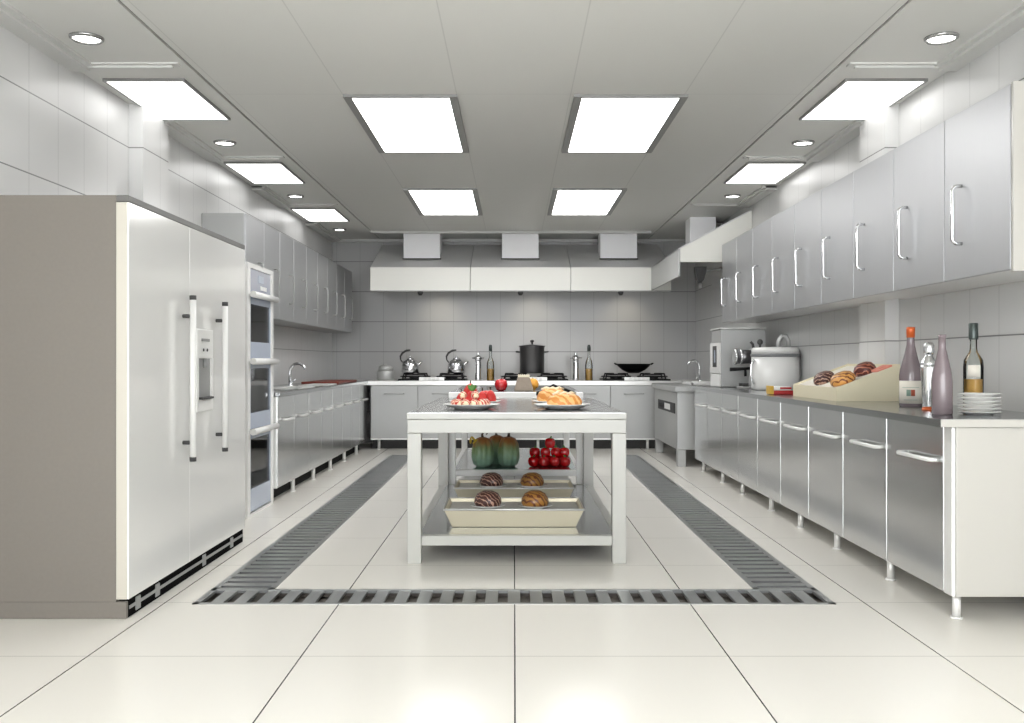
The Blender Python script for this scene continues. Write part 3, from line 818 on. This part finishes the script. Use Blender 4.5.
# vegetables on the shelf of the rear table
SHZ = .251
def squash(x, y, h, r, label, curl, tilt=0):
    t = thing('squash', label, 'squash', (x, y, SHZ), 'green squashes on the rear table shelf')
    m = MB(); m.lathe([(0, 0), (r * .55, .0), (r * .85, h * .10), (r, h * .32), (r * .97, h * .55), (r * .86, h * .78), (r * .62, h * .94), (r * .25, h), (0, h * .97)], n=48, lobes=9, lobe=.14)
    m.build('flesh', 'squash', t)
    m = MB()
    if curl: pts = [(0, 0, h * .96), (-.005, 0, h + .02), (.005, 0, h + .038), (.025, 0, h + .042), (.036, 0, h + .03), (.03, 0, h + .018)]
    else: pts = [(0, 0, h * .96), (.003, 0, h + .02), (.006, 0, h + .045)]
    m.tube(pts, [.012, .009, .008, .007, .006, .005] if curl else [.012, .011, .010], 8); m.build('stem', 'stem', t)
squash(-.255, 7.79, .238, .095, 'ribbed green squash at the left of the rear shelf', True)
squash(-.045, 7.79, .242, .092, 'ribbed green squash at the right of its group with straight stem', False)
squash(-.145, 7.99, .238, .092, 'ribbed green squash at the back between two others', True)
m = MB()
for a in range(4):
    m.blob((.028 * math.cos(a * 1.7), .0, .02 + .012 * math.sin(a * 1.7)), .02, sx=1.4, sy=.5, sz=.5, rot=Matrix.Rotation(a * .8, 3, 'Y'))
o = m.build('blossom', 'yellowleaf', None, (-.325, 7.76, SHZ + .195)); tag(o, 'small yellow blossom on the left green squash', 'blossom')
def pepper(x, y, z, r, label, rz, tiltx=0):
    t = thing('red_pepper', label, 'pepper', (x, y, z), 'red peppers heaped on the rear table shelf', rz)
    m = MB(); m.lathe([(0, .12 * r), (r * .35, 0), (r * .7, .1 * r), (r * .95, .6 * r), (r, 1.1 * r), (r * .85, 1.6 * r), (r * .5, 1.8 * r), (0, 1.65 * r)], n=32, lobes=4, lobe=.1)
    m.build('flesh', 'tomato', t)
    m = MB(); m.tube([(0, 0, 1.6 * r), (.004, 0, 1.85 * r), (.012, 0, 2.15 * r)], [.012, .008, .007], 8); m.build('stem', 'leaf', t)
xs = [.157, .244, .331, .418]
NM = ['leftmost', 'second from left', 'second from right', 'rightmost']
for i, x in enumerate(xs):
    pepper(x, 7.78, SHZ, .0432, NM[i] + ' red pepper in the bottom front row of the red heap', i * 1.1)
for i, x in enumerate(xs):
    pepper(x + (.044 if i < 3 else .0), 7.872, SHZ, .0432, NM[i] + ' red pepper in the bottom back row of the red heap', i * .8 + .3)
for i, x in enumerate(xs):
    pepper(x + (.012 if i < 3 else -.006), 7.82, SHZ + .070, .0445, NM[i] + ' red pepper of the upper layer of the red heap', i * .7 + .2)
pepper(.295, 7.825, SHZ + .145, .045, 'single red pepper on top of the red heap', .4)

# plates of food on the large table
TZ = .8245
for x, side in ((-.26, 'left'), (.285, 'right')):
    for y, nm in ((5.62, 'front'), (6.08, 'middle'), (6.56, 'rear')):
        plate(x + (.01 if side == 'left' else 0), y, TZ, .168, '%s of three white plates on the %s of the large table' % (nm, side), 'plates on the large table', h=.028)
def roll(x, y, z, rz, label, m='ham', s=1.0, name='ham_roll', cat='ham roll', group=None):
    t = thing(name, label, cat, (x, y, z), group, rz)
    q = MB(); q.lathe([(0, -.055 * s), (.02 * s, -.055 * s), (.027 * s, -.03 * s), (.028 * s, .03 * s), (.02 * s, .055 * s), (0, .055 * s)], n=20, rot=Matrix.Rotation(PI / 2, 3, 'X'), c=(0, 0, .028 * s)); q.build('meat', m, t)
    q = MB(); q.blob((0, -.052 * s, .028 * s), .019 * s, sy=.5); q.build('filling', 'cream_food', t)
hz = TZ + .0085
for i, (dx, dy, rz) in enumerate(((-.085, .005, .5), (-.035, -.03, .15), (.02, -.03, -.1), (.072, .0, -.5))):
    roll(-.25 + dx, 5.62 + dy, hz, rz, ['leftmost', 'second', 'third', 'rightmost'][i] + ' pink ham roll lying on the front left plate', s=.92, group='ham rolls on the front left plate')
for i, (dx, dz) in enumerate(((-.05, 0), (.02, 0))):
    roll(-.25 + dx, 5.64, hz + .0505, .2 * i, ['left', 'right'][i] + ' upper ham roll stacked on the front left plate', s=.8, group='upper ham rolls on the front left plate')
q = MB()
for a in (-.6, 0, .6): q.blob((.02 * math.sin(a), 0, .012 + .012 * math.cos(a)), .022, sx=.5, sy=.35, sz=1, rot=Matrix.Rotation(a, 3, 'Y'))
o = q.build('herb_sprig', 'leaf', None, (-.245, 5.60, hz + .094)); tag(o, 'green herb sprig topping the ham rolls', 'herb')
def strawberry(x, y, z, label, s=1.0):
    t = thing('strawberry', label, 'strawberry', (x, y, z), 'strawberries on the middle left plate')
    q = MB(); q.lathe([(0, .0), (.022 * s, .004), (.038 * s, .025 * s), (.036 * s, .05 * s), (.018 * s, .08 * s), (0, .092 * s)], n=20); q.build('flesh', 'straw', t)
    q = MB(); q.cyl((0, 0, .09 * s), .004, .02, 8); q.build('stem', 'stem', t)
for i, (dx, dy, s) in enumerate(((-.085, 0, .85), (-.02, -.03, .95), (-.03, .07, 1.45), (.05, -.02, .95), (.10, .02, 1.0))):
    strawberry(-.25 + dx, 6.08 + dy, hz, ['leftmost strawberry', 'second strawberry from the left', 'tallest strawberry', 'second strawberry from the right', 'rightmost strawberry'][i] + ' on the middle left plate', s)
for i, (dx, m_) in enumerate(((-.06, 'ham'), (.06, 'straw'))):
    roll(-.25 + dx, 6.56, hz, .3 - .5 * i, ['pink', 'red'][i] + ' ham roll on the rear left plate', m=m_, s=1.3)
def loaf(x, y, z, l, r, rz, label):
    t = thing('bread_loaf', label, 'bread', (x, y, z), 'golden loaves on the right plates', rz)
    q = MB(); n = 13; ring = []
    pts = [(l * (i / (n - 1) - .5), 0, r * .62) for i in range(n)]
    rad = [max(.012, r * (1 - abs(2 * i / (n - 1) - 1) ** 2.4) ** .5 * (1 + .06 * (i % 2))) for i in range(n)]
    q.tube(pts, rad, 20)
    for v in q.b.verts: v.co.z = max(0.0, v.co.z * .9)
    q.build('crust', 'loaf', t)
    q = MB()
    for i in range(3):
        xx = (i - 1) * l * .2
        q.tube([(xx - .03, -.03, r * 1.38), (xx, 0, r * 1.46), (xx + .03, .03, r * 1.38)], [.004, .011, .004], 8)
    q.build('score', 'cream_food', t)
loaf(.295, 5.60, hz, .205, .060, .06, 'golden bread loaf on the front right plate')
loaf(.245, 6.08, hz, .20, .070, -.12, 'golden bread loaf on the middle right plate behind the front one')
t = thing('tongs', 'black serving tongs lying on the rear right plate', 'tongs', (.27, 6.56, TZ + .028))
for s in (-1, 1):
    q = MB(); q.tube([(-.10 + .0, s * .012, .03), (0, s * .03, .088), (.15, s * .035, .03)], [.010, .010, .012], 8); q.build('arm', 'black', t)
q = MB(); q.blob((-.10, 0, .03), .02); q.build('hinge', 'black', t)

# things on the rear table
BZ = .8645
t = thing('apple', 'shiny red apple on the rear white table', 'apple', (-.105, 7.78, BZ))
q = MB(); q.lathe([(0, .012), (.02, .0), (.038, .008), (.05, .035), (.053, .058), (.045, .085), (.025, .097), (.01, .092), (0, .085)], n=32); q.build('flesh', 'apple', t)
q = MB(); q.tube([(0, 0, .083), (.004, 0, .105), (.009, 0, .113)], .003, 6); q.build('stem', 'stem', t)
t = thing('paper_bag', 'taupe tapered paper bag with serrated top beside the apple', 'bag', (.082, 7.80, BZ))
q = MB(); bb = bmesh.new()
lo = [(-.082, -.05, 0), (.078, -.05, 0), (.078, .05, 0), (-.082, .05, 0)]; hi = [(-.052, -.022, .115), (.045, -.022, .115), (.045, .022, .115), (-.052, .022, .115)]
A = [bb.verts.new(p_) for p_ in lo]; B = [bb.verts.new(p_) for p_ in hi]
bb.faces.new(A[::-1]); bb.faces.new(B)
for j in range(4): bb.faces.new((A[j], A[(j + 1) % 4], B[(j + 1) % 4], B[j]))
bmesh.ops.bevel(bb, geom=list(bb.edges), offset=.006, segments=2, affect='EDGES')
q._merge(bb); q.build('sack', 'bag', t)
q = MB()
for s in (-.021, .018):
    for j in range(6):
        x = -.050 + j * .0160
        q.prism([(x, s, .112), (x + .0155, s, .112), (x + .0155, s, .128), (x + .008, s, .138), (x, s, .128)], (0, .003, 0))
q.build('serrated_top', 'parch', t)
t = thing('orange', 'small orange fruit peeking out beside the paper bag', 'orange', (.155, 7.90, BZ))
q = MB(); q.lathe([(0, 0), (.02, .004), (.045, .03), (.05, .052), (.042, .08), (.02, .098), (0, .101)], n=28); q.build('peel', 'orangefruit', t)
q = MB(); q.cyl((0, 0, .1), .005, .006, 8); q.build('stem', 'leaf', t)

# ------------------------------------------------------------------ things on the right worktop
# wedge display tray with buns
t = thing('display_tray', 'cream wedge-shaped display tray tilted toward the aisle on the right worktop', 'tray', (0, 0, CTOP + .001))
X0, X1, Y0, Y1 = 1.96, 2.345, 5.81, 6.72
za, zb, th = .082, .228, .014
q = MB()
q.prism([(X0, Y0, 0), (X1, Y0, 0), (X1, Y0, zb), (X0, Y0, za)], (0, th, 0))
q.prism([(X0, Y1 - th, 0), (X1, Y1 - th, 0), (X1, Y1 - th, zb), (X0, Y1 - th, za)], (0, th, 0))
q.box(X0, X0 + th, Y0 + th, Y1 - th, 0, za); q.box(X1 - th, X1, Y0 + th, Y1 - th, 0, zb - .002)
q.build('sides', 'parch', t)
zs = lambda x: za + (x - X0) / (X1 - X0) * (zb - za)
q = MB(); q.prism([(X0 + th, Y0 + th, zs(X0 + th) - .022), (X1 - th, Y0 + th, zs(X1 - th) - .022), (X1 - th, Y0 + th, zs(X1 - th) - .012), (X0 + th, Y0 + th, zs(X0 + th) - .012)], (0, Y1 - Y0 - 2 * th, 0))
q.build('liner', 'label', t)
ta = -math.atan((zb - za) / (X1 - X0)); Z0 = CTOP + .001
for x, y, r, h, m_, lab in ((2.055, 6.31, .073, .075, 'choc', 'dark chocolate bun at the front of the cream display tray'),
                            (2.06, 5.97, .080, .075, 'goldlight', 'honey-coloured bun at the front of the cream display tray'),
                            (2.215, 6.02, .070, .075, 'redbun', 'dark red bun at the raised back of the cream display tray')):
    bun(x, y, Z0 + zs(x) - .014, r, h, m_, lab, (0, ta, 0), 'buns in the display tray')
q = MB(); q.box(-.05, .05, -.045, .045, 0, .016, .006); q.blob((0, 0, .014), .03, sx=1.2, sy=1, sz=.3)
o = q.build('ham_slice', 'slice', None, (2.28, 5.93, Z0 + zs(2.28) - .013)); o.rotation_euler = (0, ta, .3)
tag(o, 'pink ham slice beside the dark red bun in the display tray', 'ham slice')
t = thing('snack_packet', 'small red and white packet with yellow end before the display tray', 'packet', (1.968, 7.02, CTOP + .001))
q = MB(); q.box(-.10, .09, -.05, .05, 0, .03, .006); q.build('lower_box', 'pack_red', t)
q = MB(); q.box(-.10, .05, -.05, .05, .0305, .062, .006); q.build('upper_box', 'china', t)
q = MB(); q.box(-.105, -.075, -.052, .052, .002, .064, .004); q.build('yellow_end', 'pack_yel', t)
q = MB(); q.box(-.03, .052, -.0515, .0515, .04, .055, .001); q.build('red_band', 'pack_red', t)

def bottle(loc, label, prof, m, n=36):
    t = thing('wine_bottle', label, 'bottle', loc); q = MB(); q.lathe(prof, n=n); q.build('bottle_glass', m, t); return t
R = .059
t = bottle((2.143, 5.17, CTOP), 'mauve wine bottle with cream label and orange capsule on right worktop',
           [(0, .006), (.02, .002), (R - .004, 0), (R, .006), (R, .165), (.054, .20), (.034, .275), (.022, .33), (.0195, .36), (.0195, .418), (0, .419)], 'wineglass')
q = MB(); q.lathe([(.0215, .372), (.0225, .415), (.022, .428), (0, .430)], n=28); q.build('capsule', 'orange', t)
q = MB()
def arc_patch(mb, r, a0, a1, z0, z1, mi=0, n=14):
    bb = bmesh.new(); rows = []
    for i in range(n + 1):
        a = a0 + (a1 - a0) * i / n
        rows.append([bb.verts.new((rr * math.cos(a), rr * math.sin(a), z)) for rr in (r, r + .0008) for z in (z0, z1)])
    for i in range(n):
        A, B = rows[i], rows[i + 1]
        bb.faces.new((A[2], B[2], B[3], A[3])); bb.faces.new((A[0], A[1], B[1], B[0])); bb.faces.new((A[1], A[3], B[3], B[1])); bb.faces.new((A[0], B[0], B[2], A[2]))
    bmesh.ops.recalc_face_normals(bb, faces=bb.faces); mb._merge(bb, True, mi)
va = math.atan2(-5.17, -2.143)       # direction toward the aisle viewer
arc_patch(q, R + .0004, va - 1.25, va + 1.25, .018, .140); lb = q.build('label_paper', 'label', t)
q = MB(); arc_patch(q, R + .0014, va - .35, va + .02, .058, .092); arc_patch(q, R + .0014, va - .75, va + .75, .103, .105); arc_patch(q, R + .0014, va - .6, va + .6, .036, .038); q.build('emblem', 'green_ink', lb)
q = MB(); arc_patch(q, R + .0014, va + .03, va + .36, .058, .092); q.build('emblem_square', 'red_ink', lb)
R = .045
t = bottle((1.955, 4.37, CTOP), 'plain mauve bottle without label beside the plate stack on right worktop',
           [(0, .006), (.02, .002), (R - .004, 0), (R, .006), (R, .15), (.041, .19), (.024, .27), (.017, .30), (.0155, .352), (.018, .354), (.018, .366), (0, .367)], 'wineglass')
t = thing('cocktail_shaker', 'tall silver cocktail shaker with orange base between two mauve bottles', 'shaker', (2.077, 4.79, CTOP))
q = MB(); q.lathe([(0, .014), (.027, .014), (.029, .02), (.041, .21), (.042, .225), (0, .226)], n=36); q.build('cup', 'chrome', t)
q = MB(); q.lathe([(.041, .222), (.041, .234), (.034, .25), (.02, .268), (.018, .28), (0, .281)], n=36); q.build('shoulder', 'chrome', t)
q = MB(); q.lathe([(.021, .276), (.026, .29), (.026, .325), (.018, .338), (0, .340)], n=28); q.build('cap', 'chrome', t)
q = MB(); q.lathe([(0, 0), (.034, 0), (.035, .004), (.030, .014), (0, .015)], n=36); q.build('foot', 'orange', t)
R = .047
t = thing('oil_bottle', 'clear glass bottle with amber oil and dark cap behind the plate stack', 'bottle', (2.285, 4.76, CTOP))
q = MB(); q.lathe([(0, 0), (R - .003, 0), (R, .005), (R, .22), (.044, .25), (.02, .29), (.017, .31), (.017, .385), (0, .386)], n=36); q.build('bottle_glass', 'clear', t)
q = MB(); q.lathe([(0, .005), (R - .006, .005), (R - .005, .01), (R - .005, .155), (0, .156)], n=36); q.build('oil', 'amber', t)
q = MB(); q.lathe([(.0215, .352), (.0225, .36), (.0225, .43), (.02, .434), (0, .434)], n=24); q.build('cap', 'cork', t)
q = MB(); va = math.atan2(-4.76, -2.285); arc_patch(q, R + .0005, va - .55, va + .7, .165, .225); q.build('label_paper', 'label', t)
for i in range(6):
    z = CTOP + .001 + i * .0165
    lab = {0: 'bottom white plate of the stack', 5: 'top white plate of the stack'}.get(i, ['', 'second', 'third', 'fourth', 'fifth'][i % 5] + ' white plate from the bottom of the stack') + ' on the right worktop'
    p = MB(); r = .092
    p.lathe([(0, 0), (r * .62, 0), (r * .66, .003), (r * .97, .0125), (r, .0135), (r, .0155), (r * .96, .0155), (r * .64, .006), (0, .005)], n=44)
    o = p.build('plate', 'china', None, (2.119, 4.36, z)); tag(o, lab, 'plate', 'stacked plates on the right worktop')

# big lidded pot
t = thing('stew_pot', 'big white lidded pot with arched lid handle on the right worktop', 'pot', (2.238, 8.2, CTOP))
q = MB(); q.lathe([(0, 0), (.188, 0), (.198, .012), (.20, .04), (.20, .285), (0, .286)], n=48); q.build('body', 'white', t)
q = MB(); q.lathe([(.203, .283), (.207, .287), (.207, .305), (.20, .309), (0, .309)], n=48); q.build('seal_ring', 'rubber', t)
q = MB(); q.lathe([(.198, .309), (.198, .345), (.185, .362), (0, .37)], n=48); ld = q.build('lid', 'white', t)
q = MB(); q.tube([(.02, -.02, .365), (.025, -.02, .42), (.05, -.02, .462), (.085, -.02, .462), (.108, -.02, .42), (.11, -.02, .365)], .018, 12); q.build('lid_handle', 'satin', ld)
q = MB(); q.cyl((-.13, 0, .36), .010, .03, 10); q.blob((-.13, 0, .41), .026); q.build('lid_knob', 'dark', ld)
for s in (-1,):
    q = MB(); q.tube([(-.195, -.06, .26), (-.222, -.06, .20), (-.225, -.06, .12), (-.195, -.06, .05)], .010, 10); q.build('side_handle', 'chrome', t)
# espresso-like machine
t = thing('coffee_machine', 'small silver coffee machine with black handle left of the big pot', 'coffee machine', (2.10, 8.62, CTOP))
q = MB(); q.box(-.07, .16, -.12, .12, 0, .02, .006); q.build('base', 'satin', t)
q = MB(); q.box(.03, .15, -.08, .08, .02, .36, .015); q.build('column', 'steel_dark', t)
q = MB(); q.cyl((-.10, 0, .285), .064, .17, 28, axis='X'); dr = q.build('brew_head', 'pot_dark', t)
q = MB()
for dx in (-.108, -.06): q.lathe([(.052, -.008), (.072, -.008), (.072, .008), (.052, .008)], (dx, 0, .285), rot=Matrix.Rotation(PI / 2, 3, 'Y'))
q.build('head_ring', 'chrome', dr)
q = MB(); q.tube([(.03, -.02, .18), (-.03, -.02, .178), (-.16, -.02, .172)], [.014, .014, .018], 12); q.build('filter_handle', 'black', t)
q = MB(); q.cyl((-.02, -.02, .11), .012, .06, 12); q.build('spout', 'black', t)
for s in (-1, 1):
    q = MB(); q.cyl((-.03, s * .07, .02), .028, .03, 16); q.build('drip_foot', 'dark', t)
q = MB(); q.tube([(.06, 0, .36), (.05, 0, .40), (.03, 0, .42)], .012); q.build('steam_knob', 'dark', t)
# water boiler
t = thing('water_boiler', 'tall pale water boiler with vertical gauge at the far end of right worktop', 'water boiler', (1.935, 8.95, CTOP))
q = MB(); q.box(0, .42, 0, .42, .004, .545, .008); q.build('cabinet', 'satin', t)
q = MB(); q.box(-.015, .0, -.003, .42, .13, .42, .005); fp = q.build('front_panel', 'white', t)
q = MB(); q.box(-.018, -.0145, .12, .29, .19, .39, .003); q.build('gauge', 'dark', fp)
q = MB(); q.box(-.0195, -.0175, .17, .22, .23, .35, .002); q.build('gauge_glass', 'bluegrey', fp)
q = MB(); q.box(-.012, .0, 0, .42, .004, .122, .004); q.build('base_panel', 'white', t)
q = MB(); q.box(-.012, .425, -.004, .424, .546, .56, .004); q.build('lid', 'white', t)

# ------------------------------------------------------------------ light, camera
wd = bpy.data.worlds.new('World'); S.world = wd; wd.use_nodes = True
bg = wd.node_tree.nodes['Background']; bg.inputs[0].default_value = (.97, .985, 1.0, 1); bg.inputs[1].default_value = 3.9
cam = bpy.data.cameras.new('camera'); co = bpy.data.objects.new('camera', cam); C.objects.link(co)
co.location = (0, 0, 1.104); co.rotation_euler = (PI / 2, 0, 0)
cam.sensor_width = 36; cam.lens = 957 / 1024 * 36; cam.shift_x = -2.0 / 1024; cam.shift_y = 0.0; cam.clip_start = .05
S.camera = co
S.view_settings.view_transform = 'Standard'; S.view_settings.look = 'None'
S.view_settings.exposure = 1.03; S.view_settings.gamma = 1.0; S.view_settings.use_curve_mapping = False
S.cycles.max_bounces = 10; S.cycles.diffuse_bounces = 6; S.cycles.glossy_bounces = 5; S.cycles.transmission_bounces = 8
S.cycles.caustics_reflective = False; S.cycles.caustics_refractive = False
S.cycles.sample_clamp_indirect = 6.0
